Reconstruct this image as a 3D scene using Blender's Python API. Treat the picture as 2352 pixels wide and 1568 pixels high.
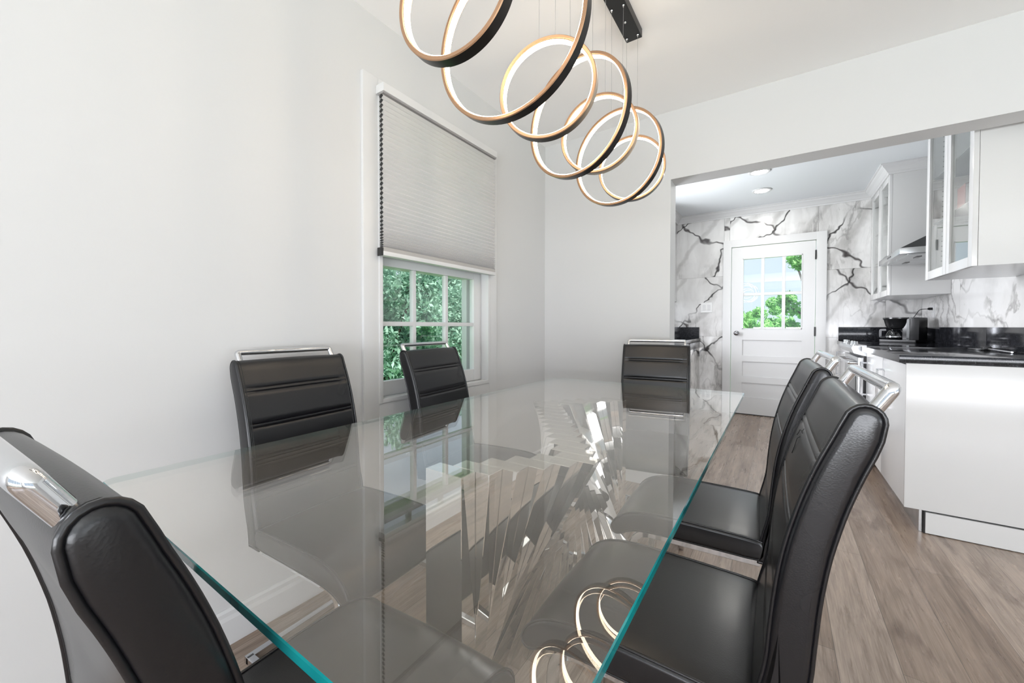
import bpy, bmesh, math, random
from mathutils import Vector, Matrix
random.seed(7)
S = bpy.context.scene
COL = S.collection
R = math.radians
for o in list(bpy.data.objects): bpy.data.objects.remove(o)

# ---------------------------------------------------------------- camera
F_PX, YAW, PITCH, ROLL, CYP = 908.99, -0.593168, -0.0173020, 0.00139151785, 765.609
cam_d = bpy.data.cameras.new('camera'); cam = bpy.data.objects.new('camera', cam_d); COL.objects.link(cam)
fw = Vector((math.sin(YAW)*math.cos(PITCH), math.cos(YAW)*math.cos(PITCH), math.sin(PITCH)))
rt0 = Vector((math.cos(YAW), -math.sin(YAW), 0)); up0 = rt0.cross(fw)
rt = rt0*math.cos(ROLL)+up0*math.sin(ROLL); up = up0*math.cos(ROLL)-rt0*math.sin(ROLL)
M = Matrix((rt, up, -fw)).transposed().to_4x4(); M.translation = Vector((0, 0, 1.07))
cam.matrix_world = M
cam_d.sensor_fit = 'HORIZONTAL'; cam_d.sensor_width = 36; cam_d.lens = 36*F_PX/2352
cam_d.shift_y = -(784-CYP)/2352
cam_d.clip_start = 0.02
S.camera = cam

# ---------------------------------------------------------------- world, lights, exposure
S.view_settings.view_transform = 'Standard'; S.view_settings.look = 'None'
S.view_settings.gamma = 1; S.view_settings.exposure = 0.97; S.view_settings.use_curve_mapping = False
w = bpy.data.worlds.new('sky'); S.world = w; w.use_nodes = True
bg = w.node_tree.nodes['Background']; bg.inputs[0].default_value = (0.74, 0.87, 1.0, 1); bg.inputs[1].default_value = .56

def area(name, loc, rot, sx, sy, power, color=(1, 1, 1)):
    l = bpy.data.lights.new(name, 'AREA'); l.shape = 'RECTANGLE'; l.size = sx; l.size_y = sy
    l.energy = power; l.color = color
    o = bpy.data.objects.new(name, l); COL.objects.link(o); o.location = loc; o.rotation_euler = rot
    return o
sun = bpy.data.lights.new('sun', 'SUN'); sun.energy = 4.2; sun.angle = R(3); sun.color = (1, .97, .92)
so = bpy.data.objects.new('sun', sun); COL.objects.link(so); so.rotation_euler = Vector((-.30, .28, -.91)).to_track_quat('-Z', 'Y').to_euler(); so.location = (0, 0, 8)
FILL_TINT = (0.95, 0.965, 1.03)  # tint shared by the added fill lamps
area('fill_lamp_back', (1.5, -3.60, .80), (R(148), 0, 0), 4.4, 1.0, 165, FILL_TINT)  # added fill lamp, tilted up, at an unseen opening behind the camera
area('fill_lamp_right', (4.80, -.6, .80), (R(150), 0, R(90)), 3.2, 1.0, 40, FILL_TINT)  # added fill lamp at an unseen opening on the right
area('fill_lamp_kitchen', (-1.75, 4.0, 1.50), (R(82), 0, R(-90)), 1.0, .9, 38, FILL_TINT)  # added fill lamp brightening the kitchen from an unseen side opening
for yy in (4.935, 4.325):
    l = area('downlight_lamp', (-.165, yy, 2.49), (0, 0, 0), .12, .12, 1.6, (1, .96, .9)); l.data.shape = 'DISK'

# ---------------------------------------------------------------- materials
def mat(name, color=(.8, .8, .8), rough=.5, metal=0.0, spec=.5, **kw):
    m = bpy.data.materials.new(name); m.use_nodes = True
    b = m.node_tree.nodes['Principled BSDF']
    b.inputs['Base Color'].default_value = (*color, 1); b.inputs['Roughness'].default_value = rough
    b.inputs['Metallic'].default_value = metal; b.inputs['Specular IOR Level'].default_value = spec
    for k, v in kw.items(): b.inputs[k.replace('_', ' ')].default_value = v
    return m
class N:
    def __init__(s, m): s.m = m; s.t = m.node_tree; s.b = s.t.nodes.get('Principled BSDF')
    def n(s, typ, **kw):
        x = s.t.nodes.new(typ)
        for k, v in kw.items(): setattr(x, k, v)
        return x
    def l(s, a, b): s.t.links.new(a, b)
    def pos(s, scale=(1, 1, 1), rot=(0, 0, 0), loc=(0, 0, 0)):
        g = s.n('ShaderNodeNewGeometry'); mp = s.n('ShaderNodeMapping')
        mp.inputs['Scale'].default_value = scale; mp.inputs['Rotation'].default_value = rot; mp.inputs['Location'].default_value = loc
        s.l(g.outputs['Position'], mp.inputs['Vector']); return mp.outputs[0]
    def obj(s, scale=(1, 1, 1)):
        g = s.n('ShaderNodeTexCoord'); mp = s.n('ShaderNodeMapping'); mp.inputs['Scale'].default_value = scale
        s.l(g.outputs['Object'], mp.inputs['Vector']); return mp.outputs[0]
    def noise(s, vec, scale=5, detail=4, rough=.5, dist=0, w=None):
        x = s.n('ShaderNodeTexNoise'); x.inputs['Scale'].default_value = scale; x.inputs['Detail'].default_value = detail
        x.inputs['Roughness'].default_value = rough; x.inputs['Distortion'].default_value = dist
        if w is not None: x.noise_dimensions = '4D'; s.l(w, x.inputs['W'])
        s.l(vec, x.inputs['Vector']); return x.outputs[0]
    def ramp(s, fac, stops):
        r = s.n('ShaderNodeValToRGB'); e = r.color_ramp.elements
        while len(e) < len(stops): e.new(.5)
        for k, (p, c) in enumerate(stops):
            e[k].position = p; e[k].color = (*c, 1) if len(c) == 3 else c
        s.l(fac, r.inputs[0]); return r.outputs[0]
    def mix(s, a, b, fac, mode='MIX'):
        x = s.n('ShaderNodeMix', data_type='RGBA', blend_type=mode)
        if isinstance(fac, float): x.inputs['Factor'].default_value = fac
        else: s.l(fac, x.inputs['Factor'])
        for i, v in ((6, a), (7, b)):
            if isinstance(v, tuple): x.inputs[i].default_value = (*v, 1)
            else: s.l(v, x.inputs[i])
        return x.outputs[2]
    def math(s, op, a, b=None):
        x = s.n('ShaderNodeMath', operation=op)
        for i, v in ((0, a), (1, b)):
            if v is None: continue
            if isinstance(v, (int, float)): x.inputs[i].default_value = v
            else: s.l(v, x.inputs[i])
        return x.outputs[0]
    def bump(s, h, strength=.2, dist=.002):
        x = s.n('ShaderNodeBump'); x.inputs['Strength'].default_value = strength; x.inputs['Distance'].default_value = dist
        s.l(h, x.inputs['Height']); s.l(x.outputs[0], s.b.inputs['Normal'])
def paint(name, c, rough=.55):
    m = mat(name, c, rough, spec=.3); n = N(m)
    n.bump(n.noise(n.pos(), 140, 3), .08, .001); return m
M_WALL = paint('wall_paint', (.62, .62, .618))
M_CEIL = paint('ceiling_paint', (.93, .93, .93), .7)
M_TRIM = mat('white_trim_paint', (.655, .655, .655), .3)
M_DOOR = mat('white_door_paint', (.67, .67, .665), .3)
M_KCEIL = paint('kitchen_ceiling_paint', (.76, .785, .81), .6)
M_CAB = mat('white_gloss_laminate', (.655, .655, .648), .16)
M_CABIN = mat('cabinet_inside', (.72, .72, .71), .4)
M_BLACKGAP = mat('black_gap', (.01, .01, .01), .6)
M_CHROME = mat('chrome', (.66, .67, .69), .05, 1.0)
M_STEEL = mat('brushed_steel', (.62, .63, .64), .24, 1.0)
M_MIRROR = mat('mirror_polished_steel', (.66, .645, .62), .02, 1.0)
M_BLACK = mat('black_plastic', (.012, .012, .013), .22)
M_BLACKGL = mat('black_glass', (.008, .009, .012), .05)
M_HOLE_SHADE = mat('hole_shade', (.02, .02, .02), .8)
M_SHELF = mat('smoky_glass_shelf', (.20, .21, .21), .1)
M_RED = mat('red_cover', (.20, .03, .025), .5)
M_PLATE = mat('white_porcelain', (.8, .8, .79), .15)
M_RUB = mat('dark_hinge_metal', (.03, .03, .03), .35, .6)

# leather
M_LEATHER = mat('black_leather', (.004, .004, .0055), .3, spec=.58); n = N(M_LEATHER)
v = n.n('ShaderNodeTexVoronoi'); v.inputs['Scale'].default_value = 420; n.l(n.obj(), v.inputs['Vector'])
n.bump(v.outputs['Distance'], .12, .0005)
rr = n.ramp(n.noise(n.obj(), 5, 1), [(.3, (.27, .27, .27)), (.7, (.33, .33, .33))]); n.l(rr, n.b.inputs['Roughness'])
M_STITCH = mat('black_seam', (.006, .006, .007), .45)

# thin clear glass (window panes, cabinet doors)
def glass(name, tint, f0=.045, maxr=1.0, haze=0.0):
    m = bpy.data.materials.new(name); m.use_nodes = True; t = m.node_tree; t.nodes.clear()
    k = N.__new__(N); k.m = m; k.t = t; k.b = None
    lw = k.n('ShaderNodeLayerWeight'); lw.inputs[0].default_value = .5
    p = k.math('POWER', lw.outputs['Facing'], 5.0); f = k.math('MULTIPLY', p, maxr-f0); f = k.math('ADD', f, f0)
    tr = k.n('ShaderNodeBsdfTransparent'); tr.inputs[0].default_value = (*tint, 1)
    gl = k.n('ShaderNodeBsdfGlossy'); gl.inputs['Roughness'].default_value = .004; gl.inputs[0].default_value = (1, 1, 1, 1)
    if haze:
        df = k.n('ShaderNodeBsdfDiffuse'); df.inputs[0].default_value = (.88, .79, .69, 1); dm = k.n('ShaderNodeMixShader')  # pale warm layer paints hazy light over what shows through the glass
        k.l(k.ramp(k.noise(k.pos(), 6, 8, .7), [(.3, (haze*.8,)*3), (.7, (haze*1.2,)*3)]), dm.inputs[0]); k.l(tr.outputs[0], dm.inputs[1]); k.l(df.outputs[0], dm.inputs[2]); tr = dm
    mx = k.n('ShaderNodeMixShader'); k.l(f, mx.inputs[0]); k.l(tr.outputs[0], mx.inputs[1]); k.l(gl.outputs[0], mx.inputs[2])
    o = k.n('ShaderNodeOutputMaterial'); k.l(mx.outputs[0], o.inputs[0]); return m
M_GLASS = glass('window_glass', (.97, .985, .98))
M_TGLASS = glass('table_glass', (.97, .965, .945), .05, 1.0, .030)
M_CARAFE = glass('smoked_glass', (.35, .36, .38), .08)
M_TEDGE = mat('green_glass_edge', (.0, .20, .21), .08, spec=.8)
n = N(M_TEDGE); n.l(n.ramp(n.noise(n.pos(), 9, 2), [(.35, (.0, .10, .115)), (.7, (.01, .27, .27))]), n.b.inputs['Base Color'])

# seen from inside the glass the edge is nearly clear, from outside it is deep green
bf = n.n('ShaderNodeNewGeometry'); et = n.n('ShaderNodeBsdfTransparent'); et.inputs[0].default_value = (.90, .95, .94, 1)
em = n.n('ShaderNodeMixShader'); ef = n.math('MULTIPLY', bf.outputs['Backfacing'], .82)
n.l(ef, em.inputs[0]); n.l(n.b.outputs[0], em.inputs[1]); n.l(et.outputs[0], em.inputs[2]); n.l(em.outputs[0], n.t.nodes['Material Output'].inputs[0])
# floor planks
M_FLOOR = mat('oak_laminate', (.35, .29, .24), .3); n = N(M_FLOOR)
br = n.n('ShaderNodeTexBrick'); br.offset = .37; br.inputs['Scale'].default_value = 1
br.inputs['Brick Width'].default_value = 1.22; br.inputs['Row Height'].default_value = .165
br.inputs['Mortar Size'].default_value = .0009; br.inputs['Mortar Smooth'].default_value = 0; br.inputs['Bias'].default_value = -.1
br.inputs['Color1'].default_value = (.29, .215, .165, 1); br.inputs['Color2'].default_value = (.44, .355, .295, 1); br.inputs['Mortar'].default_value = (.14, .11, .09, 1)
n.l(n.pos(rot=(0, 0, R(90))), br.inputs['Vector'])
idn = n.noise(n.pos(scale=(1, 1, 1)), .01)
g1 = n.ramp(n.noise(n.pos(scale=(55, 3.0, 1)), 1.0, 8, .65, .6), [(.28, (.60, .57, .54)), (.5, (.93, .93, .93)), (.72, (1.12, 1.12, 1.12))])
g2 = n.ramp(n.noise(n.pos(scale=(7, 1.1, 1)), 1.0, 5, .6, 1.8), [(.34, (.62, .58, .56)), (.46, (.98, .98, .98)), (.7, (1.12, 1.11, 1.1))])
g3 = n.ramp(n.noise(n.pos(scale=(200, 8, 1)), 1.0, 3, .5), [(.35, (.78, .77, .76)), (.6, (1.05, 1.05, 1.05))])
c = n.mix(br.outputs[0], g1, 1.0, 'MULTIPLY'); c = n.mix(c, g2, 1.0, 'MULTIPLY'); c = n.mix(c, g3, .8, 'MULTIPLY')
n.l(c, n.b.inputs['Base Color'])
n.l(n.ramp(n.noise(n.pos(scale=(30, 3, 1)), 1.0, 4), [(.3, (.24, .24, .24)), (.7, (.36, .36, .36))]), n.b.inputs['Roughness'])
n.bump(n.noise(n.pos(scale=(160, 8, 1)), 1.0, 4), .12, .0008)

# marble tile: every slab carries its own veining
def marble(name, amount=1.0, scale=1.0):
    m = mat(name, (.8, .8, .8), .13); n = N(m)
    g = n.n('ShaderNodeNewGeometry'); wv = n.math('MULTIPLY', g.outputs['Random Per Island'], 23.7)
    sub = n.n('ShaderNodeVectorMath', operation='ADD'); n.l(n.pos(rot=(0, R(-42), 0), scale=(scale*3.2, scale, scale*.8)), sub.inputs[0])
    dn = n.n('ShaderNodeTexNoise'); dn.noise_dimensions = '4D'; dn.inputs['Scale'].default_value = 2.2; dn.inputs['Detail'].default_value = 6
    n.l(n.pos(), dn.inputs['Vector']); n.l(wv, dn.inputs['W'])
    sc = n.n('ShaderNodeVectorMath', operation='SCALE'); sc.inputs[3].default_value = .55; n.l(dn.outputs[1], sc.inputs[0]); n.l(sc.outputs[0], sub.inputs[1])
    def ridge(sca, det, a, b, dark, dist=.3):
        v = n.noise(sub.outputs[0], sca, det, .5, dist, w=wv); v = n.math('SUBTRACT', v, .5); v = n.math('ABSOLUTE', v)
        return n.ramp(v, [(a, dark), (b, (1, 1, 1))])
    def wave(rot, sca, dist, th, dark):
        wt = n.n('ShaderNodeTexWave', wave_type='BANDS', bands_direction='X'); wt.inputs['Scale'].default_value = sca
        wt.inputs['Distortion'].default_value = dist; wt.inputs['Detail'].default_value = 5; wt.inputs['Detail Scale'].default_value = 1.1; wt.inputs['Detail Roughness'].default_value = .62
        ph = n.math('MULTIPLY', wv, 1.7); n.l(ph, wt.inputs['Phase Offset']); n.l(n.pos(rot=(0, R(rot), 0)), wt.inputs['Vector'])
        return n.ramp(wt.outputs['Fac'], [(th, (1, 1, 1)), (1.0, dark)])
    r1 = n.mix(wave(-40,   .62, 7, .993, (.06, .055, .055)), wave(52, .42, 9, .994, (.12, .11, .11)), 1.0, 'MULTIPLY')
    r2 = ridge(2.6, 8, .0, .035, (.40, .39, .38)); r3 = n.mix(ridge(.7, 5, .0, .11, (.62, .61, .60)), wave(-35, .9, 5, .86, (.55, .54, .53)), 1.0, 'MULTIPLY')
    wm = n.ramp(n.noise(n.pos(), 1.9, 2, .5, 0, w=wv), [(.36, (.15, .15, .15)), (.5, (1, 1, 1))])
    cl = n.ramp(n.noise(sub.outputs[0], 3.0, 10, .72, .2, w=wv), [(.30, (.40, .39, .385)), (.50, (.74, .73, .72)), (.72, (1, 1, 1))])
    msk = n.ramp(n.noise(n.pos(), 1.2, 4, .55, .4, w=wv), [(.44, (0, 0, 0)), (.60, (1, 1, 1))])
    base = n.mix((.84, .835, .825), n.mix((1.0, 1.0, 1.0), r1, wm), 1.0*amount, 'MULTIPLY'); base = n.mix(base, r3, .55*amount, 'MULTIPLY')
    heavy = n.mix(base, r2, .8, 'MULTIPLY'); heavy = n.mix(heavy, cl, .95*amount, 'MULTIPLY')
    n.l(n.mix(base, heavy, msk), n.b.inputs['Base Color']); return m
M_MARBLE = marble('veined_marble_tile')
M_MARBLE2 = marble('pale_marble_tile', .35, .7)
# granite
M_GRAN = mat('black_granite', (.01, .01, .012), .10, spec=.28); n = N(M_GRAN)
sp = n.ramp(n.noise(n.pos(), 210, 2, .6), [(.60, (.010, .010, .012)), (.70, (.20, .21, .23)), (.8, (.42, .43, .45))])
pt = n.ramp(n.noise(n.pos(), 45, 3, .6), [(.40, (.005, .005, .006)), (.7, (.022, .023, .027))])
n.l(n.mix(pt, sp, .35, 'ADD'), n.b.inputs['Base Color'])
# cellular fabric
M_BLIND = bpy.data.materials.new('grey_cellular_fabric'); M_BLIND.use_nodes = True; t = M_BLIND.node_tree
b = t.nodes['Principled BSDF']; b.inputs['Base Color'].default_value = (.90, .89, .90, 1); b.inputs['Roughness'].default_value = .9
tl = t.nodes.new('ShaderNodeBsdfTranslucent'); tl.inputs[0].default_value = (.85, .84, .82, 1)
mx = t.nodes.new('ShaderNodeMixShader'); mx.inputs[0].default_value = .45
t.links.new(b.outputs[0], mx.inputs[1]); t.links.new(tl.outputs[0], mx.inputs[2]); t.links.new(mx.outputs[0], t.nodes['Material Output'].inputs[0])
# lamp
M_RING = mat('black_ring_metal', (.02, .018, .017), .28, .6)
M_LIPGLOW = mat('lip_glow_metal', (.46, .28, .17), .30, .9)  # copper tone paints the warm LED glow onto the black ring lips
M_CANOPY = mat('black_canopy_metal', (.012, .012, .012), .4, .3)
M_LED = bpy.data.materials.new('led_strip'); M_LED.use_nodes = True; b = M_LED.node_tree.nodes['Principled BSDF']
b.inputs['Base Color'].default_value = (1, .9, .75, 1); b.inputs['Emission Color'].default_value = (1.0, .84, .64, 1); b.inputs['Emission Strength'].default_value = 9.5
M_DOWN = bpy.data.materials.new('downlight_lens'); M_DOWN.use_nodes = True; b = M_DOWN.node_tree.nodes['Principled BSDF']
b.inputs['Emission Color'].default_value = (1, .97, .92, 1); b.inputs['Emission Strength'].default_value = 22
M_WIRE = mat('suspension_wire', (.45, .45, .45), .3, .8)
# leaves
def leafmat(name, c1, c2):
    m = bpy.data.materials.new(name); m.use_nodes = True; n = N(m)
    g = n.n('ShaderNodeNewGeometry'); n.l(n.ramp(g.outputs['Random Per Island'], [(0, c1), (1, c2)]), n.b.inputs['Base Color'])
    n.b.inputs['Roughness'].default_value = .6
    tl = n.n('ShaderNodeBsdfTranslucent'); n.l(n.ramp(g.outputs['Random Per Island'], [(0, c1), (1, c2)]), tl.inputs[0])
    mx = n.n('ShaderNodeMixShader'); mx.inputs[0].default_value = .4
    n.l(n.b.outputs[0], mx.inputs[1]); n.l(tl.outputs[0], mx.inputs[2]); n.l(mx.outputs[0], n.t.nodes['Material Output'].inputs[0]); return m
M_LEAFP = leafmat('pine_needles', (.06, .19, .12), (.46, .68, .54))
M_LEAFG = leafmat('bright_leaves', (.10, .36, .08), (.50, .85, .34))
M_BARK = mat('bark', (.08, .055, .04), .9)
M_GRASS = mat('grass', (.10, .26, .07), .9); n = N(M_GRASS); n.l(n.ramp(n.noise(n.pos(), 3, 6), [(.3, (.05, .16, .03)), (.7, (.16, .36, .10))]), n.b.inputs['Base Color'])

# ---------------------------------------------------------------- mesh helpers
def obj(name, bm, m, parent=None, smooth=False, **props):
    me = bpy.data.meshes.new(name)
    bmesh.ops.recalc_face_normals(bm, faces=bm.faces[:])
    bm.to_mesh(me); bm.free()
    ms = m if isinstance(m, (list, tuple)) else [m]
    for x in ms: me.materials.append(x)
    if smooth:
        for p in me.polygons: p.use_smooth = True
    o = bpy.data.objects.new(name, me); COL.objects.link(o)
    if parent: o.parent = parent
    for k, v in props.items(): o[k] = v
    return o
def autosmooth(o, ang=35):
    me = o.data
    for p in me.polygons: p.use_smooth = True
    me.set_sharp_from_angle(angle=R(ang)); return o
def B(): return bmesh.new()
def box(bm, x0, x1, y0, y1, z0, z1, bev=0.0, mi=0):
    vs = [bm.verts.new((x, y, z)) for x in (x0, x1) for y in (y0, y1) for z in (z0, z1)]
    fs = [bm.faces.new([vs[i] for i in q]) for q in ((0, 1, 3, 2), (4, 6, 7, 5), (0, 4, 5, 1), (2, 3, 7, 6), (0, 2, 6, 4), (1, 5, 7, 3))]
    for f in fs: f.material_index = mi
    if bev > 0:
        es = list({e for f in fs for e in f.edges})
        bmesh.ops.bevel(bm, geom=es, offset=bev, segments=2, profile=.7, affect='EDGES')
    return bm
def boxo(name, a, m, parent=None, bev=0.0, **props):
    o = obj(name, box(B(), *a, bev=bev), m, parent, **props)
    if bev: autosmooth(o)
    return o
def sweep(bm, pts, prof, closed=False, upv=None):
    """sweep a closed 2-D profile (u,v) along points, mitred corners; upv fixes the v axis"""
    P = [Vector(p) for p in pts]; nP = len(P); rings = []
    for i, p in enumerate(P):
        if closed: a = (P[i]-P[i-1]).normalized(); c = (P[(i+1) % nP]-P[i]).normalized()
        else:
            a = (P[i]-P[i-1]).normalized() if i else (P[1]-P[0]).normalized()
            c = (P[i+1]-P[i]).normalized() if i < nP-1 else a
        t = (a+c).normalized()
        if upv is not None: side = t.cross(Vector(upv)).normalized(); vv = Vector(upv).normalized()
        else:
            if i == 0:
                q = Vector((0, 0, 1)) if abs(t.z) < .9 else Vector((0, 1, 0)); side = t.cross(q).normalized()
            else: side = (pside - t*pside.dot(t)).normalized()
            vv = side.cross(t).normalized(); pside = side
        k = 1/max(.45, math.sqrt(max(.0, (1+a.dot(c))/2)))
        bend = (c-a); bd = bend.normalized() if bend.length > 1e-5 else None
        ring = []
        for u, v_ in prof:
            off = side*u+vv*v_
            if bd is not None: off += bd*(off.dot(bd))*(k-1)
            ring.append(bm.verts.new(p+off))
        rings.append(ring)
    m_ = len(prof); rng = range(nP if closed else nP-1)
    for i in rng:
        r0, r1 = rings[i], rings[(i+1) % nP]
        for j in range(m_): bm.faces.new((r0[j], r0[(j+1) % m_], r1[(j+1) % m_], r1[j]))
    if not closed: bm.faces.new(rings[0][::-1]); bm.faces.new(rings[-1])
    return bm
def circ(r, k=10): return [(r*math.cos(2*math.pi*i/k), r*math.sin(2*math.pi*i/k)) for i in range(k)]
def rectp(a, b, bv=0):
    if not bv: return [(-a, -b), (a, -b), (a, b), (-a, b)]
    return [(-a+bv, -b), (a-bv, -b), (a, -b+bv), (a, b-bv), (a-bv, b), (-a+bv, b), (-a, b-bv), (-a, -b+bv)]
def fillet(pts, r, k=5):
    P = [Vector(p) for p in pts]; out = [P[0]]
    for i in range(1, len(P)-1):
        a = (P[i-1]-P[i]); c = (P[i+1]-P[i]); rr_ = r[i-1] if isinstance(r, (list, tuple)) else r
        ang = a.angle(c); d = min(rr_/math.tan(ang/2), a.length*.49, c.length*.49); a.normalize(); c.normalize()
        p0 = P[i]+a*d; p1 = P[i]+c*d
        for j in range(k+1):
            s = j/k; out.append(p0.lerp(P[i], s).lerp(P[i].lerp(p1, s), s))
    out.append(P[-1]); return out
def lathe(bm, prof, k=24, c=(0, 0, 0), axis='z'):
    rings = []
    for r_, h in prof:
        ring = []
        for i in range(k):
            a = 2*math.pi*i/k; p = (r_*math.cos(a), r_*math.sin(a), h)
            if axis == 'x': p = (h, p[0], p[1])
            if axis == 'y': p = (p[0], h, p[1])
            ring.append(bm.verts.new((p[0]+c[0], p[1]+c[1], p[2]+c[2])))
        rings.append(ring)
    for a_, b_ in zip(rings, rings[1:]):
        for i in range(k): bm.faces.new((a_[i], a_[(i+1) % k], b_[(i+1) % k], b_[i]))
    bm.faces.new(rings[0][::-1]); bm.faces.new(rings[-1]); return bm
def empty(name, loc=(0, 0, 0), rz=0, **props):
    o = bpy.data.objects.new(name, None); COL.objects.link(o); o.location = loc; o.rotation_euler = (0, 0, rz)
    o.empty_display_size = .05
    for k, v in props.items(): o[k] = v
    return o
def thing(name, label, cat, loc=(0, 0, 0), rz=0, group=None):
    o = empty(name, loc, rz, label=label, category=cat)
    if group: o['group'] = group
    return o
def tag(o, label, cat, group=None, kind=None):
    o['label'] = label; o['category'] = cat
    if group: o['group'] = group
    if kind: o['kind'] = kind
    return o
ST = dict(kind='structure')

# ---------------------------------------------------------------- room shell
XL, YF, ZC = -1.53, 2.73, 2.47        # dining room: left wall, far wall, ceiling
YW = 2.88                              # kitchen side of the far wall
KY, KXL, KXR, KZ = 5.60, -1.48, 1.19, 2.505
XR, YB = 4.6, -3.4
boxo('floor', (XL-.2, XR+.1, YB-.1, KY+.2, -.06, 0), M_FLOOR, **ST)
boxo('ceiling', (XL-.02, XR+.1, YB-.1, YF+.02, ZC, ZC+.08), M_CEIL, **ST)
bm = B(); box(bm, KXL-.1, KXR+.12, YF+.02, KY+.12, KZ, KZ+.06); obj('ceiling_kitchen', bm, M_KCEIL, **ST)
WY0, WY1, WZ0, WZ1 = 1.171, 1.974, .73, 2.10
bm = B(); T0 = XL-.19
box(bm, T0, XL, YB-.1, WY0, 0, ZC+.05); box(bm, T0, XL, WY1, YF+.15, 0, ZC+.05)
box(bm, T0, XL, WY0, WY1, 0, WZ0); box(bm, T0, XL, WY0, WY1, WZ1, ZC+.05)
obj('wall_left', bm, M_WALL, **ST)
OX0, OX1, OZ = -.594, 1.30, 2.03
bm = B(); box(bm, XL, OX0, YF, YW, 0, 2.6); box(bm, OX0, OX1, YF, YW, OZ, 2.6); box(bm, OX1, XR+.1, YF, YW, 0, 2.6)
obj('wall_far', bm, M_WALL, **ST)
bm = B()
box(bm, XL, -.75, YB-.1, YB, 0, ZC); box(bm, 3.75, XR, YB-.1, YB, 0, ZC); box(bm, -.75, 3.75, YB-.1, YB, 2.3, ZC); box(bm, -.75, 3.75, YB-.1, YB, 0, .3)
obj('wall_back', bm, M_WALL, **ST)
bm = B()
box(bm, XR, XR+.1, YB, -2.2, 0, ZC); box(bm, XR, XR+.1, 1.0, YF, 0, ZC); box(bm, XR, XR+.1, -2.2, 1.0, 2.3, ZC); box(bm, XR, XR+.1, -2.2, 1.0, 0, .35)
obj('wall_right', bm, M_WALL, **ST)
def plainwin(name, axis, at, a0, a1, z0, z1, nm):
    e = empty(name, **ST); bm = B()
    def bb(a, b_, c_, d_):
        if axis == 'y': box(bm, a, b_, at-.07, at-.03, c_, d_)
        else: box(bm, at+.03, at+.07, a, b_, c_, d_)
    bb(a0, a1, z0, z0+.05); bb(a0, a1, z1-.05, z1); bb(a0, a0+.05, z0, z1); bb(a1-.05, a1, z0, z1)
    for i in range(1, nm): x = a0+(a1-a0)*i/nm; bb(x-.025, x+.025, z0, z1)
    obj('window_frame', bm, M_TRIM, e); return e
plainwin('window_unseen_2', 'y', YB, -.75, 3.75, .3, 2.3, 5)  # unseen windows, added as openings for the fill lamps
plainwin('window_unseen_3', 'x', XR, -2.2, 1.0, .35, 2.3, 3)
# kitchen walls
bm = B(); box(bm, KXL-.12, KXL, YW, 3.5, 0, KZ); box(bm, KXL-.12, KXL, 4.5, KY+.1, 0, KZ); box(bm, KXL-.12, KXL, 3.5, 4.5, 2.05, KZ); box(bm, KXL-.12, KXL, 3.5, 4.5, 0, 1.05)
obj('wall_kitchen_left', bm, M_WALL, **ST)
DX0, DX1, DZ = -.495, .338, 2.048
bm = B(); W0, W1 = KY+.012, KY+.14
box(bm, KXL-.1, DX0-.02, W0, W1, 0, KZ); box(bm, DX1+.02, KXR+.12, W0, W1, 0, KZ); box(bm, DX0-.02, DX1+.02, W0, W1, DZ+.02, KZ)
obj('wall_kitchen_far', bm, M_BLACKGAP, **ST)
# marble slabs on the far kitchen wall
bm = B(); g = .0008
xs = [(-1.48, -.577), (-.577, .92), (.92, KXR)]; zs = [(0, .20), (.20, .952), (.952, 1.703), (1.703, KZ)]
for (a, b_) in xs:
    for (c_, d_) in zs:
        segs = [(a, b_)]
        if c_ < DZ-.1:
            segs = []
            if a < DX0-.02: segs.append((a, min(b_, DX0-.02)))
            if b_ > DX1+.02: segs.append((max(a, DX1+.02), b_))
        for (p, q) in segs:
            z0 = c_
            box(bm, p+g, q-g, KY, KY+.012, z0+g, d_-g)
box(bm, DX0-.02+g, DX1+.02-g, KY, KY+.012, DZ+.02, KZ)
obj('wall_kitchen_tile', bm, M_MARBLE, **ST)
bm = B(); box(bm, KXR+.012, KXR+.12, YW, KY+.02, 0, KZ); obj('wall_kitchen_right', bm, M_WALL, **ST)
bm = B()
for (a, b_) in ((YW, 3.10), (3.10, 4.60), (4.60, 4.97), (4.97, KY)):
    for (c_, d_) in ((0, .952), (.952, 1.703), (1.703, KZ)): box(bm, KXR, KXR+.012, a+g, b_-g, c_+g, d_-g)
obj('wall_kitchen_right_tile', bm, M_MARBLE2, **ST)

# baseboards
def baseboard(name, pts, inward):
    bm = B(); prof = [(0, 0), (.014, 0), (.014, .085), (.010, .098), (.010, .112), (.004, .12), (0, .12)]
    (x0, y0), (x1, y1) = pts; n_ = Vector((inward[0], inward[1], 0)); r0 = []; r1 = []
    for u, v_ in prof:
        r0.append(bm.verts.new(Vector((x0, y0, v_))+n_*u)); r1.append(bm.verts.new(Vector((x1, y1, v_))+n_*u))
    k = len(prof)
    for j in range(k): bm.faces.new((r0[j], r0[(j+1) % k], r1[(j+1) % k], r1[j]))
    bm.faces.new(r0); bm.faces.new(r1[::-1]); return obj(name, bm, M_TRIM, **ST)
baseboard('baseboard_left', ((XL, YB), (XL, YF)), (1, 0)); baseboard('baseboard_far', ((XL+.014, YF), (OX0, YF)), (0, -1))

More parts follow.
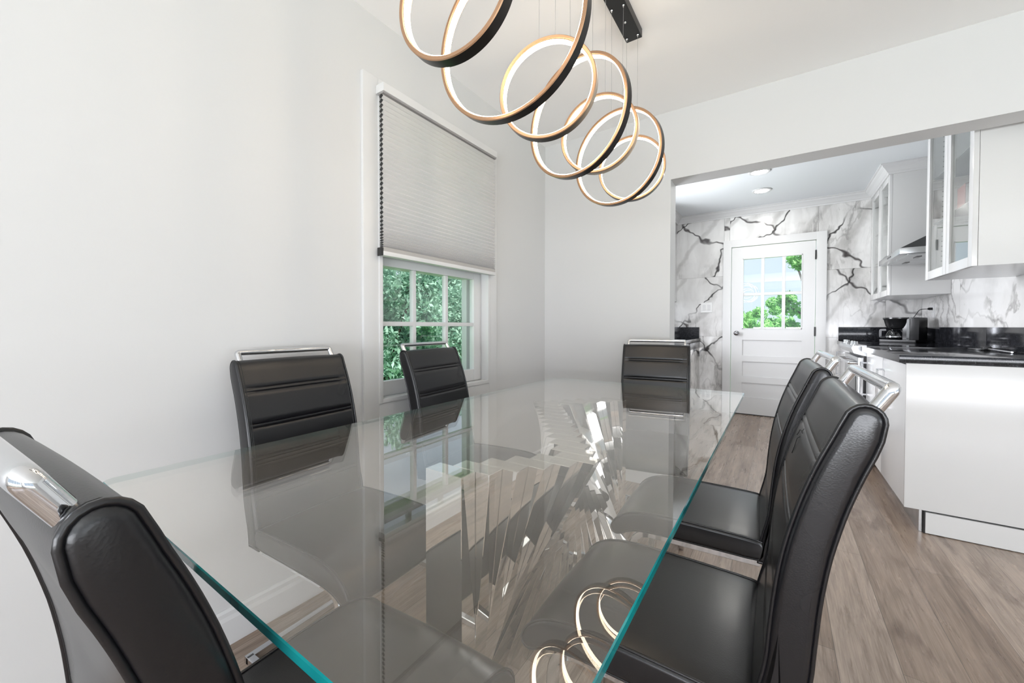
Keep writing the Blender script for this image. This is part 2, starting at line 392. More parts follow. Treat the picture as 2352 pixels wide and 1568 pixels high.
# crown moulding in the kitchen (its path follows the cabinets)
def crown(name, pts, m=M_KCEIL):
    bm = B(); prof = [(0, -.085), (.010, -.085), (.014, -.072), (.022, -.066), (.040, -.040), (.055, -.026), (.060, -.012), (.072, -.008), (.072, 0), (0, 0)]
    P = [Vector((*p, KZ)) for p in pts]; rings = []
    for i, p in enumerate(P):
        a = (P[i]-P[i-1]).normalized() if i else (P[1]-P[0]).normalized(); c_ = (P[i+1]-P[i]).normalized() if i < len(P)-1 else a
        na = Vector((a.y, -a.x, 0)); nc = Vector((c_.y, -c_.x, 0)); nn = (na+nc).normalized(); k = 1/max(.3, nn.dot(na))
        rings.append([bm.verts.new(p+nn*u*k+Vector((0, 0, v_))) for u, v_ in prof])
    for a_, b_ in zip(rings, rings[1:]):
        for j in range(len(prof)): bm.faces.new((a_[j], a_[(j+1) % len(prof)], b_[(j+1) % len(prof)], b_[j]))
    bm.faces.new(rings[0]); bm.faces.new(rings[-1][::-1]); return obj(name, bm, m, **ST)
crown('trim_1', [(-1.13, YW+.01), (-1.13, KY), (.80, KY), (.80, 4.79), (KXR, 4.79)], M_TRIM)

# ---------------------------------------------------------------- window_1 with its casing
win = empty('window_1', **ST)
cx0, cx1 = XL, XL+.018
bm = B()
box(bm, cx0, cx1, 1.079, WY0-.012, .645, 2.19, .003); box(bm, cx0, cx1, WY1+.012, 2.066, .645, 2.19, .003)
box(bm, cx0, cx1, WY0-.012, WY1+.012, .645, WZ0-.012, .003); box(bm, cx0, cx1, WY0-.012, WY1+.012, WZ1+.012, 2.19, .003)
autosmooth(obj('casing', bm, M_TRIM, win))
bm = B()
for a in ((WY0-.014, WY0+.006, WZ0-.014, WZ1+.014), (WY1-.006, WY1+.014, WZ0-.014, WZ1+.014), (WY0, WY1, WZ0-.014, WZ0+.006), (WY0, WY1, WZ1-.006, WZ1+.014)):
    box(bm, XL-.03, XL+.024, a[0], a[1], a[2], a[3], .003)
autosmooth(obj('stop_bead', bm, M_TRIM, win))
def sash(z0, z1, x, rows, name):
    bm = B(); d = .018
    box(bm, x-d, x+d, WY0, 1.193, z0, z1, .003); box(bm, x-d, x+d, 1.903, WY1, z0, z1, .003)
    box(bm, x-d, x+d, 1.193, 1.903, z0, z0+.07 if z0 < 1 else z0+.04, .003); box(bm, x-d, x+d, 1.193, 1.903, z1-.045, z1, .003)
    s = autosmooth(obj(name, bm, M_TRIM, win))
    zb, zt = (z0+.07 if z0 < 1 else z0+.04), z1-.045
    for y in (1.425, 1.665):
        autosmooth(obj('muntin', box(B(), x-.014, x+.014, y-.011, y+.011, zb, zt, .004), M_TRIM, s))
    for i in range(1, rows):
        z = zb+(zt-zb)*i/rows; autosmooth(obj('muntin', box(B(), x-.0138, x+.0138, 1.193, 1.903, z-.011, z+.011, .004), M_TRIM, s))
    obj('pane', box(B(), x-.002, x+.002, 1.19, 1.905, zb-.003, zt+.003), M_GLASS, s)
    return s
sash(WZ0+.006, 1.405, XL-.055, 2, 'lower_sash'); sash(1.365, WZ1-.006, XL-.094, 2, 'upper_sash')
bm = B()
for a in ((WY0, WY0+.03, WZ0, WZ1), (WY1-.03, WY1, WZ0, WZ1), (WY0, WY1, WZ0, WZ0+.03), (WY0, WY1, WZ1-.03, WZ1), (WY0+.03, WY1-.03, 1.37, 1.41)):
    box(bm, XL-.175, XL-.145, *a, .003)
box(bm, XL-.145, XL-.12, WY1-.045, WY1, WZ0, WZ1, .004); box(bm, XL-.145, XL-.12, WY0, WY0+.045, WZ0, WZ1, .004)
autosmooth(obj('storm_frame', bm, M_TRIM, win))
boxo('exterior_sill', (XL-.25, XL-.11, WY0-.03, WY1+.03, WZ0-.05, WZ0), M_TRIM, win)

# ---------------------------------------------------------------- cellular shade
BX = -1.483; BY0, BY1 = 1.148, 1.992
sh = thing('cellular_shade', 'light grey honeycomb shade pulled halfway down over the dining room window', 'window shade', (BX, 1.57, 2.11))
def loc(o, e):  # keep world placement while parenting to an empty
    o.matrix_parent_inverse = Matrix.Translation(Vector(e.location)).inverted(); return o
loc(boxo('headrail', (-1.511, -1.457, BY0-.003, BY1+.003, 2.113, 2.15), M_TRIM, sh, .003), sh)
loc(boxo('headrail_channel', (-1.500, -1.463, BY0, BY1, 2.106, 2.113), mat('grey_channel', (.30, .29, .29), .4), sh), sh)
nc = 36; tot = 2.108-1.425; hs = [1.0]*24+[1-.055*i for i in range(1, 13)]; sc_ = tot/sum(hs); z = 2.108
fb = B(); ebs = {0: B(), 1: B()}
for h in hs:
    p = h*sc_; dd = .0155 if h > .7 else .0175; zc = z-p/2
    hx = [(0, p/2), (dd*.75, p*.22), (dd*.75, -p*.22), (0, -p/2), (-dd*.75, -p*.22), (-dd*.75, p*.22)]
    hx = [(0.003, p/2), (dd, 0), (.003, -p/2), (-.003, -p/2), (-dd, 0), (-.003, p/2)]
    r0 = [fb.verts.new((BX+a, BY0+.004, zc+b_)) for a, b_ in hx]; r1 = [fb.verts.new((BX+a, BY1-.004, zc+b_)) for a, b_ in hx]
    for j in range(6): fb.faces.new((r0[j], r0[(j+1) % 6], r1[(j+1) % 6], r1[j]))
    for ky, y in enumerate((BY0+.0035, BY1-.0035)):
        eb = ebs[ky]; eb.faces.new([eb.verts.new((BX+a*.82, y, zc+b_*.86)) for a, b_ in hx])
    z -= p
loc(obj('honeycomb_fabric', fb, M_BLIND, sh), sh)
for eb in ebs.values(): loc(obj('cell_shade', eb, M_HOLE_SHADE, sh), sh)  # black plates paint the shade inside the open cells
loc(boxo('fabric_band', (BX-.015, BX+.015, BY0+.003, BY1-.003, 1.407, 1.426), mat('dark_band_fabric', (.42, .405, .39), .9), sh), sh)
br_ = loc(boxo('bottom_rail', (BX-.018, BX+.018, BY0, BY1, 1.388, 1.408), M_TRIM, sh, .004), sh)
loc(obj('rail_end_cap', box(B(), BX-.017, BX+.017, BY0-.008, BY0, 1.386, 1.424, .004), M_BLACK, sh), sh)

# ---------------------------------------------------------------- chairs
BACK_C = [(.395, -.222, .026), (.45, -.222, .0275), (.52, -.247, .0285), (.60, -.252, .0285), (.70, -.262, .028), (.78, -.279, .027), (.85, -.300, .026), (.90, -.320, .025), (.925, -.331, .024), (.943, -.339, .021)]
def interp(z):
    for (a, y0, t0), (b_, y1, t1) in zip(BACK_C, BACK_C[1:]):
        if z <= b_: s = (z-a)/(b_-a); s = max(0, min(1, s)); return y0+(y1-y0)*s, t0+(t1-t0)*s
    return BACK_C[-1][1:]
def smoothc(z):  # smoothed centreline
    ys = [interp(z+d)[0] for d in (-.04, -.02, 0, .02, .04)]; return sum(ys)/5, interp(z)[1]
GROOVES = [.868, .856, .762, .750, .655, .643, .548, .536]
def back_outline(grooved=True):
    zs_ = sorted(set([.40+.02*i for i in range(27)]+[g_+d for g_ in GROOVES for d in (-.0035, 0, .0035)]))
    zs_ = [z_ for z_ in zs_ if z_ <= .935]
    front, rear = [], []
    for z_ in zs_:
        y, t_ = smoothc(z_); dy = (smoothc(z_+.01)[0]-smoothc(z_-.01)[0])/.02; nl = math.hypot(1, dy); ny, nz = 1/nl, -dy/nl
        d = t_-(.0034 if grooved and any(abs(z_-g_) < 1e-6 for g_ in GROOVES) else 0)
        front.append((y+ny*d, z_+nz*d)); rear.append((y-ny*t_, z_-nz*t_))
    # rounded top, following the tilt of the back
    y, t_ = smoothc(.935); dy = (smoothc(.935)[0]-smoothc(.91)[0])/.025; nl = math.hypot(1, dy); ty, tz = dy/nl, 1/nl; ny, nz = tz, -ty
    cap = []
    for i in range(1, 10):
        a = math.pi*i/10; cap.append((y+ny*t_*math.cos(a)+ty*.026*math.sin(a), .935+nz*t_*math.cos(a)+tz*.026*math.sin(a)))
    bot = []
    y, t_ = smoothc(.40)
    return front+cap+rear[::-1]
def seat_outline():
    top = [(-.213, .458), (-.18, .464), (-.10, .466), (0, .467), (.08, .466), (.13, .462), (.17, .452), (.20, .436), (.222, .414), (.232, .392), (.229, .377), (.216, .370), (.200, .374), (.18, .386), (.15, .396), (.10, .402), (0, .404), (-.10, .405), (-.19, .405), (-.213, .412)]
    out = []
    k = len(top)
    for i in range(k):   # one Chaikin pass
        a, b_ = top[i], top[(i+1) % k]; out.append((a[0]*.75+b_[0]*.25, a[1]*.75+b_[1]*.25)); out.append((a[0]*.25+b_[0]*.75, a[1]*.25+b_[1]*.75))
    return out
def pad(outline, W, rnd=.010, bulge=.0, xs_n=8, inner=None):
    k = len(outline); nrm = []
    for i in range(k):
        a, b_ = outline[i-1], outline[(i+1) % k]; d = Vector((b_[0]-a[0], b_[1]-a[1])).normalized(); nrm.append((-d.y, d.x))
    area_ = sum(outline[i][0]*outline[(i+1) % k][1]-outline[(i+1) % k][0]*outline[i][1] for i in range(k))
    sgn = 1 if area_ > 0 else -1       # nrm*sgn points inward for CCW outlines
    secs = []
    for j in range(5):
        a = math.pi/2*j/4; secs.append((-W/2+rnd*(1-math.sin(a)), rnd*(1-math.cos(a))))
    secs = sorted(secs, key=lambda s: s[0])
    left = [(-W/2+rnd*(1-math.cos(math.pi/2*j/4)), rnd*(1-math.sin(math.pi/2*j/4))) for j in range(5)]
    mids = [(-W/2+rnd+(W-2*rnd)*i/xs_n, -bulge*math.sin(math.pi*i/xs_n)) for i in range(1, xs_n)]
    right = [(-x, d) for x, d in left[::-1]]
    bm = B(); rings = []
    if inner: mids = [(-W/2+rnd+.004, 0)]+mids+[(W/2-rnd-.004, 0)]
    for x, ins in left+mids+right:
        ol_ = inner if inner and abs(x) < W/2-rnd-.001 else outline
        rings.append([bm.verts.new((x, ol_[i][0]+nrm[i][0]*sgn*ins, ol_[i][1]+nrm[i][1]*sgn*ins)) for i in range(k)])
    for a_, b_ in zip(rings, rings[1:]):
        for j in range(k): bm.faces.new((a_[j], a_[(j+1) % k], b_[(j+1) % k], b_[j]))
    for ring in (rings[0], rings[-1]):
        cx_ = sum((q.co for q in ring), Vector())/k
        r2 = []
        f = bm.faces.new(ring)
    bmesh.ops.triangulate(bm, faces=[f_ for f_ in bm.faces if len(f_.verts) > 4])
    return bm
def piping(outline, x, r_=.0028, start=0, end=None):
    pts = [(x, y, z_) for y, z_ in outline]
    return sweep(B(), pts, circ(r_, 6), closed=True)
BW, SW = .385, .385
BO, BG, SO = back_outline(False), back_outline(True), seat_outline()
def make_chair(label, loc_, rz):
    t = thing('dining_chair', label, 'chair', loc_, rz, 'dining chairs around the glass table')
    bk = autosmooth(obj('backrest', pad(BO, BW, .012, .002, 8, BG), M_LEATHER, t), 50)
    for s in (-1, 1): obj('piping', piping(BO, s*(BW/2-.006), .0034), M_LEATHER, bk, True)
    for s in (-1, 1):  # dark stitched seam just inside the piping
        o2 = [(y, z_) for y, z_ in BO]; obj('seam', piping(o2, s*(BW/2-.016), .0011), M_STITCH, bk, True)
    st = autosmooth(obj('seat', pad(SO, SW, .010, .004), M_LEATHER, t), 50)
    for s in (-1, 1): obj('piping', piping(SO, s*(SW/2-.005), .0028), M_LEATHER, st, True)
    for s in (-1, 1):
        pts = fillet([(s*.165, -.20, .392), (s*.165, .160, .388), (s*.165, .185, .012), (s*.165, -.300, .012)], [.065, .03], 8)
        autosmooth(obj('leg', sweep(B(), pts, rectp(.011, .011, .002), upv=(1, 0, 0)), M_CHROME, t), 30)
    obj('base_bar', box(B(), -.176, .176, -.311, -.289, .001, .023, .002), M_CHROME, t)
    hy, hz = -.365, .984
    pts = fillet([(-.163, -.336, .935), (-.163, hy, hz), (.163, hy, hz), (.163, -.336, .935)], .008, 4)
    autosmooth(obj('handle', sweep(B(), pts, circ(.0095, 14)), M_CHROME, t), 40)
    return t
def copy_tree(o, parent=None):
    c_ = o.copy(); COL.objects.link(c_); c_.parent = parent
    for ch in list(o.children): copy_tree(ch, c_)
    return c_
CH = [
 ('black leather dining chair on the right side of the table, nearest the camera', (-.233, .915, 0), 90.5),
 ('black leather dining chair on the right side, second from the camera', (-.244, 1.498, 0), 92),
 ('black leather dining chair at the far end of the table, facing the camera', (-.567, 2.155, 0), 189),
 ('black leather dining chair on the left side of the table, against the blank white wall', (-1.095, .745, 0), -87),
 ('black leather dining chair on the left side of the table, in front of the window', (-1.090, 1.425, 0), -84),
 ('black leather dining chair at the near end of the table, bottom left corner', (-.596, .391, 0), 2.9)]
proto = make_chair(CH[0][0], CH[0][1], R(CH[0][2]))
for lb, lc, rz in CH[1:]:
    c_ = copy_tree(proto); c_['label'] = lb; c_.location = lc; c_.rotation_euler = (0, 0, R(rz))
c_.scale = (1, 1, .985)
# loose threads hanging from the nearest right chair's seam
yb = smoothc(.857)[0]+smoothc(.857)[1]
for k, pts in enumerate(([(.105, 0, 0), (.115, .006, .003), (.128, .004, -.006), (.132, .005, -.012)], [(.092, 0, -.004), (.097, .006, -.012), (.100, .004, -.030), (.108, .003, -.046)], [(.078, 0, 0), (.084, .005, .004), (.090, .003, .010)])):
    P = [(-.02+a*.9, yb+b_+smoothc(.857+c2)[0]-smoothc(.857)[0]+.001, .857+c2) for a, b_, c2 in pts]
    obj('loose_thread', sweep(B(), fillet(P, .004, 3), circ(.0006, 5)), M_STITCH, proto)

# ---------------------------------------------------------------- table
TX0, TX1, TY0, TY1, TZ, TT = -1.128, -.130, .193, 2.155, .76, .0125
tb = thing('dining_table', 'large rectangular glass dining table on a twisted mirrored steel base', 'table', (-.63, 1.172, 0))
def inv(o): o.matrix_parent_inverse = Matrix.Translation(Vector((-.63, 1.172, 0))).inverted(); return o
bm = B(); r_ = .02; poly = []
for (cx, cy, a0) in ((TX1-r_, TY1-r_, 0), (TX0+r_, TY1-r_, 90), (TX0+r_, TY0+r_, 180), (TX1-r_, TY0+r_, 270)):
    for i in range(7): a = R(a0+15*i); poly.append((cx+r_*math.cos(a), cy+r_*math.sin(a)))
e_ = .0015; lv = [(-e_, TZ-TT), (0, TZ-TT+e_), (0, TZ-e_), (-e_, TZ)]; rings = []
mx_, my_ = (TX0+TX1)/2, (TY0+TY1)/2
for ins, z in lv: rings.append([bm.verts.new((x+(ins if x > mx_ else -ins), y+(ins if y > my_ else -ins), z)) for x, y in poly])
for a_, b_ in zip(rings, rings[1:]):
    for j in range(len(poly)):
        f = bm.faces.new((a_[j], a_[(j+1) % len(poly)], b_[(j+1) % len(poly)], b_[j])); f.material_index = 1
bm.faces.new(rings[0][::-1]); bm.faces.new(rings[-1])
inv(obj('glass_top', bm, [M_TGLASS, M_TEDGE], tb))
NB = 23; y0 = .635; pitch = .0478; bw = .108; AX = -.612
for k in range(NB):
    u = k/(NB-1)                                   # 0..1 along the table
    # zig-zag of the tops: out to the right, across to the left, back
    if k <= 5: off = .0405*k
    elif k <= 17: off = .2025-(k-5)*.405/12
    else: off = -.2025+.0405*(k-17)
    yy0 = y0+k*pitch-.0; yy1 = yy0+pitch-.0008
    bm = B(); vs = []
    for z, o_ in ((.002, -off), (.747, off)):
        for x in (AX+o_-bw/2, AX+o_+bw/2):
            for y in (yy0, yy1): vs.append(bm.verts.new((x, y, z)))
    for q in ((0, 1, 3, 2), (4, 6, 7, 5), (0, 4, 5, 1), (2, 3, 7, 6), (0, 2, 6, 4), (1, 5, 7, 3)): bm.faces.new([vs[i] for i in q])
    bmesh.ops.recalc_face_normals(bm, faces=bm.faces[:])
    bmesh.ops.bevel(bm, geom=bm.edges[:], offset=.0012, segments=1, affect='EDGES')
    inv(obj('mirrored_bar', bm, M_MIRROR, tb))

# ---------------------------------------------------------------- chandelier
LX = -.585
ch = thing('chandelier', 'black, gold-lit chandelier of interlaced glowing rings hanging over the table', 'chandelier', (LX, 1.26, ZC))
def cinv(o): o.matrix_parent_inverse = Matrix.Translation(Vector((LX, 1.26, ZC))).inverted(); return o
can = cinv(boxo('canopy', (-.622, -.548, .62, 1.905, 2.432, ZC), M_CANOPY, ch, .002))
rings_ = [(.645, 1.784, .144, 7), (.85, 1.822, .219, 2.5), (1.055, 1.782, .150, 12), (1.26, 1.786, .201, -11), (1.465, 1.813, .150, 6), (1.67, 1.795, .202, -9), (1.875, 1.816, .152, 11)]
for y, z, rad, ph in rings_:
    Mx = Matrix.Translation((LX, y, z)) @ Matrix.Rotation(R(ph), 4, 'Z')
    def torus(prof, k=96):
        bm = B(); rs_ = []
        for i in range(k):
            a = 2*math.pi*i/k
            rs_.append([bm.verts.new(Mx @ Vector(((rad+p)*math.cos(a), q, (rad+p)*math.sin(a)))) for p, q in prof])
        for i in range(k):
            a_, b_ = rs_[i], rs_[(i+1) % k]
            for j in range(len(prof)): bm.faces.new((a_[j], a_[(j+1) % len(prof)], b_[(j+1) % len(prof)], b_[j]))
        return bm
    h = .0145
    rg = cinv(autosmooth(obj('ring', torus([(0, -h+.002), (0, h-.002), (-.002, h), (-.009, h), (-.011, h-.003), (-.011, -h+.003), (-.009, -h), (-.002, -h)]), [M_RING, M_LIPGLOW], ch), 40))
    for i_, p_ in enumerate(rg.data.polygons):
        if i_ % 8 in (1, 2, 3, 5, 6, 7): p_.material_index = 1
    led = obj('led_strip', torus([(-.0105, -h+.0045), (-.0105, h-.0045), (-.0135, h-.0055), (-.0135, -h+.0055)]), M_LED, rg, True)
    for dx in (-.026, .025):
        zt = z+math.sqrt(rad*rad-dx*dx)-.002
        bm = B(); p0 = Vector((LX+dx*math.cos(R(ph)), y+dx*math.sin(R(ph)), zt)); sweep(bm, [p0, (LX+dx, y, 2.435)], circ(.0006, 5)); cinv(obj('wire', bm, M_WIRE, ch))
        bm = B(); lathe(bm, [(.0055, 2.432), (.0055, 2.428), (.003, 2.426), (.0015, 2.420)], 12, (LX+dx, y, 0)); cinv(obj('wire_grip', bm, M_CHROME, ch, True))
for y in (.75, 1.77):
    bm = B(); lathe(bm, [(.006, 2.432), (.006, 2.430), (.004, 2.4275)], 12, (LX, y, 0)); obj('screw', bm, M_CHROME, can, True)

# ---------------------------------------------------------------- kitchen door
door = empty('door_1', **ST)
bm = B(); c0, c1 = -.584, .433
for a in ((c0, DX0, 0, 2.136), (DX1, c1, 0, 2.136), (DX0, DX1, DZ, 2.136)): box(bm, a[0], a[1], KY-.022, KY, a[2], a[3], .002)
autosmooth(obj('casing', bm, M_DOOR, door))
bm = B()
for a in ((DX0-.02, DX0-.002, 0, DZ+.02), (DX1+.002, DX1+.02, 0, DZ+.02), (DX0, DX1, DZ+.002, DZ+.02)): box(bm, a[0], a[1], KY-.002, KY+.13, a[2], a[3])
obj('jamb', bm, M_DOOR, door)
d0, d1 = DX0+.004, DX1-.004; yd0, yd1 = KY-.012, KY+.03
xl, xr = -.371, .216; dzb = .012
rails = [(dzb, .150), (.217-.004, .217-.004), ]
slab = B()
def dbx(a, b_, c_, d_): box(slab, a, b_, yd0, yd1, c_, d_)
dbx(d0, xl, dzb, DZ-.005); dbx(xr, d1, dzb, DZ-.005)
for a, b_ in ((dzb, .150), (.217, .262) if False else (.0, .0),): 
    if b_ > a: dbx(xl, xr, a, b_)
for a, b_ in ((.392, .470), (.650, .722), (.912, 1.046), (1.900, DZ-.005)): dbx(xl, xr, a, b_)
dbx(xl, xr, .150, .215)
leaf = obj('door_leaf', slab, M_DOOR, door)
for a, b_ in ((.215, .392), (.470, .650), (.722, .912)):
    obj('recessed_panel', box(B(), xl, xr, yd0+.014, yd1-.01, a, b_), M_DOOR, leaf)
for x in (-.165, .042): autosmooth(obj('muntin', box(B(), x-.017, x+.017, yd0+.003, yd1-.003, 1.046, 1.90, .004), M_DOOR, leaf))
autosmooth(obj('muntin', box(B(), xl, xr, yd0+.004, yd1-.004, 1.447, 1.482, .004), M_DOOR, leaf))
bm = B()
for a in ((xl, xl+.008, 1.046, 1.90), (xr-.008, xr, 1.046, 1.90), (xl, xr, 1.046, 1.054), (xl, xr, 1.892, 1.90)): box(bm, a[0], a[1], yd0-.004, yd1, a[2], a[3])
obj('glazing_bead', bm, M_DOOR, leaf)
obj('pane', box(B(), xl, xr, KY+.006, KY+.010, 1.048, 1.898), M_GLASS, leaf)
kb = lathe(B(), [(.030, yd0), (.030, yd0-.006), (.012, yd0-.010), (.012, yd0-.030), (.024, yd0-.036), (.029, yd0-.05), (.024, yd0-.062), (.008, yd0-.067)], 20, (-.431, 0, .993), 'y')
obj('door_knob', kb, mat('dark_chrome', (.35, .35, .36), .12, 1.0), door, True)
for z in (1.88, 1.02, .25): obj('hinge', box(B(), .328, .342, KY-.028, KY-.012, z-.052, z+.052, .003), M_RUB, door)
boxo('door_sill', (DX0, DX1, KY-.002, KY+.13, 0, .012), M_RUB, door)

# light switch
sw = thing('light_switch', 'white double rocker switch plate on the marble wall left of the door', 'switch', (-.770, KY, 1.317))
obj('cover_plate', box(B(), -.066, .066, -.009, 0, -.064, .064, .003), M_PLATE, sw)
for s in (-1, 1): obj('rocker', box(B(), s*.028-.017, s*.028+.017, -.013, -.008, -.034, .034, .002), M_TRIM, sw)

# ceiling downlights in the kitchen
for y, lb in ((4.935, 'round recessed ceiling light nearer the kitchen door'), (4.325, 'round recessed ceiling light half hidden by the opening, nearer the dining room')):
    t_ = thing('downlight', lb, 'ceiling light', (-.165, y, KZ), 0, 'kitchen ceiling lights')
    bm = B(); k = 32; prof = [(.062, -.001), (.066, -.010), (.086, -.008), (.092, -.001)]
    rs_ = [[bm.verts.new((p*math.cos(2*math.pi*i/k), p*math.sin(2*math.pi*i/k), q)) for p, q in prof] for i in range(k)]
    for i in range(k):
        for j in range(4): bm.faces.new((rs_[i][j], rs_[i][(j+1) % 4], rs_[(i+1) % k][(j+1) % 4], rs_[(i+1) % k][j]))
    obj('trim_ring', bm, M_TRIM, t_, True)
    obj('lens', lathe(B(), [(.062, -.003), (.062, -.006), (.04, -.008)], 32), M_DOWN, t_, True)

# ---------------------------------------------------------------- right run of the kitchen
FX = .56                                         # cabinet fronts (facing -x)
def pull(parent, y, z0, z1, x=FX):
    pts = fillet([(x, y, z0), (x-.034, y, z0), (x-.034, y, z1), (x, y, z1)], .003, 2)
    return autosmooth(obj('handle', sweep(B(), pts, rectp(.005, .006)), M_CHROME, parent), 30)
def base_cab(label, y0, y1, ndoor, endpanel=False, hy=None):
    t_ = thing('base_cabinet', label, 'cabinet', ((FX+KXR)/2, (y0+y1)/2, 0), 0, 'white base cabinets')
    iv = lambda o: (setattr(o, 'matrix_parent_inverse', Matrix.Translation(Vector(t_.location)).inverted()), o)[1]
    iv(obj('carcass', box(B(), FX+.021, KXR-.002, y0+(.018 if endpanel else .001), y1-.001, .12, .881), M_CABIN, t_))
    w_ = (y1-y0-(.018 if endpanel else 0))/ndoor
    for i in range(ndoor):
        a = y0+(.018 if endpanel else 0)+i*w_
        d = iv(autosmooth(obj('door', box(B(), FX, FX+.02, a+.0015, a+w_-.0015, .122, .873, .0015), M_CAB, t_)))
        pull(d, a+w_-.045 if (hy is None or i % 2 == 0) else a+.045, .56, .80)
    iv(obj('toe_kick', box(B(), FX+.06, FX+.075, y0+(.018 if endpanel else .001), y1-.001, .001, .12), M_STEEL, t_))
    if endpanel:
        iv(autosmooth(obj('end_panel', box(B(), FX, KXR-.002, y0, y0+.0175, .120, .881, .001), M_CAB, t_)))
        iv(obj('plinth_panel', box(B(), .641, KXR-.002, y0+.001, y0+.016, .004, .111), M_CAB, t_))
        iv(obj('plinth_gap_shade', box(B(), .632, KXR-.002, y0+.016, y0+.0178, .001, .1195), M_BLACKGAP, t_))  # black strip paints the shade in the gap around the plinth
        pg = B(); box(pg, .6335, .6405, y0+.002, y0+.014, .002, .118)
        iv(obj('plinth_edge_shade', pg, M_BLACKGAP, t_))  # black sliver paints the gap shade at the plinth end
    return t_
base_cab('white gloss base cabinet with a blank end panel facing the dining room', 2.885, 4.028, 2, True)
base_cab('white gloss base cabinet between the range and the marble door wall', 4.785, 5.598, 1)
# worktop, in two pieces beside the range, with upstands
ct = thing('worktop', 'black granite worktop in front of the range, nearest the dining room', 'countertop', (.86, 3.45, .882))
ctm = lambda o, e: (setattr(o, 'matrix_parent_inverse', Matrix.Translation(Vector(e.location)).inverted()), o)[1]
ctm(autosmooth(obj('slab', box(B(), .531, KXR-.001, 2.882, 4.026, .8825, .923, .0008), M_GRAN, ct)), ct)
ctm(autosmooth(obj('upstand', box(B(), KXR-.022, KXR-.001, 2.882, 4.026, .923, 1.070, .002), M_GRAN, ct)), ct)
ct2 = thing('worktop', 'black granite corner worktop beyond the range, under the coffee maker', 'countertop', (.86, 5.2, .882))
ctm(autosmooth(obj('slab', box(B(), .531, KXR-.001, 4.787, KY-.001, .8825, .923, .002), M_GRAN, ct2)), ct2)
ctm(autosmooth(obj('upstand', box(B(), KXR-.022, KXR-.001, 4.028, KY-.022, .9235, 1.070, .002), M_GRAN, ct2)), ct2)
ctm(autosmooth(obj('upstand', box(B(), .541, KXR-.001, KY-.022, KY-.001, .923, 1.070, .002), M_GRAN, ct2)), ct2)
# range
rg = thing('range', 'stainless steel slide-in range with front knobs between white cabinets', 'stove', (.84, 4.407, 0))
ri = lambda o: ctm(o, rg)
ri(obj('body', box(B(), .545, KXR-.025, 4.032, 4.782, .09, .905), M_BLACK, rg))
ri(obj('cooktop', box(B(), .545, KXR-.025, 4.031, 4.783, .905, .926, .002), M_BLACKGL, rg))
bm = B()
for (x0_, z0_, x1_, z1_) in ((.47, .85, .56, .925),):
    pr = [(.56, .845), (.485, .868), (.470, .905), (.478, .925), (.56, .928)]
    ra = [bm.verts.new((x, 4.031, z)) for x, z in pr]; rb = [bm.verts.new((x, 4.783, z)) for x, z in pr]
    for j in range(5): bm.faces.new((ra[j], ra[(j+1) % 5], rb[(j+1) % 5], rb[j]))
    bm.faces.new(ra); bm.faces.new(rb[::-1])
cp = ri(obj('control_panel', bm, M_STEEL, rg))
for y in (4.12, 4.25, 4.55, 4.68):
    kk = lathe(B(), [(.021, 0), (.021, .006), (.017, .008), (.015, .030), (.012, .032)], 18, (.505, y, .926)); obj('knob', kk, M_STEEL, cp, True)
od = ri(autosmooth(obj('oven_door', box(B(), .512, .545, 4.036, 4.778, .24, .835, .004), M_STEEL, rg)))
obj('oven_window', box(B(), .509, .513, 4.13, 4.68, .35, .68), M_BLACKGL, od)
pts = fillet([(.515, 4.07, .79), (.462, 4.07, .79), (.462, 4.744, .79), (.515, 4.744, .79)], .004, 3)
autosmooth(obj('handle', sweep(B(), pts, circ(.011, 12)), M_CHROME, od))
ri(autosmooth(obj('drawer', box(B(), .516, .545, 4.036, 4.778, .095, .232, .003), M_STEEL, rg)))
for y in (4.08, 4.73): ri(obj('foot', lathe(B(), [(.016, .001), (.016, .012), (.008, .014), (.008, .09)], 12, (.60, y, 0)), M_BLACK, rg))

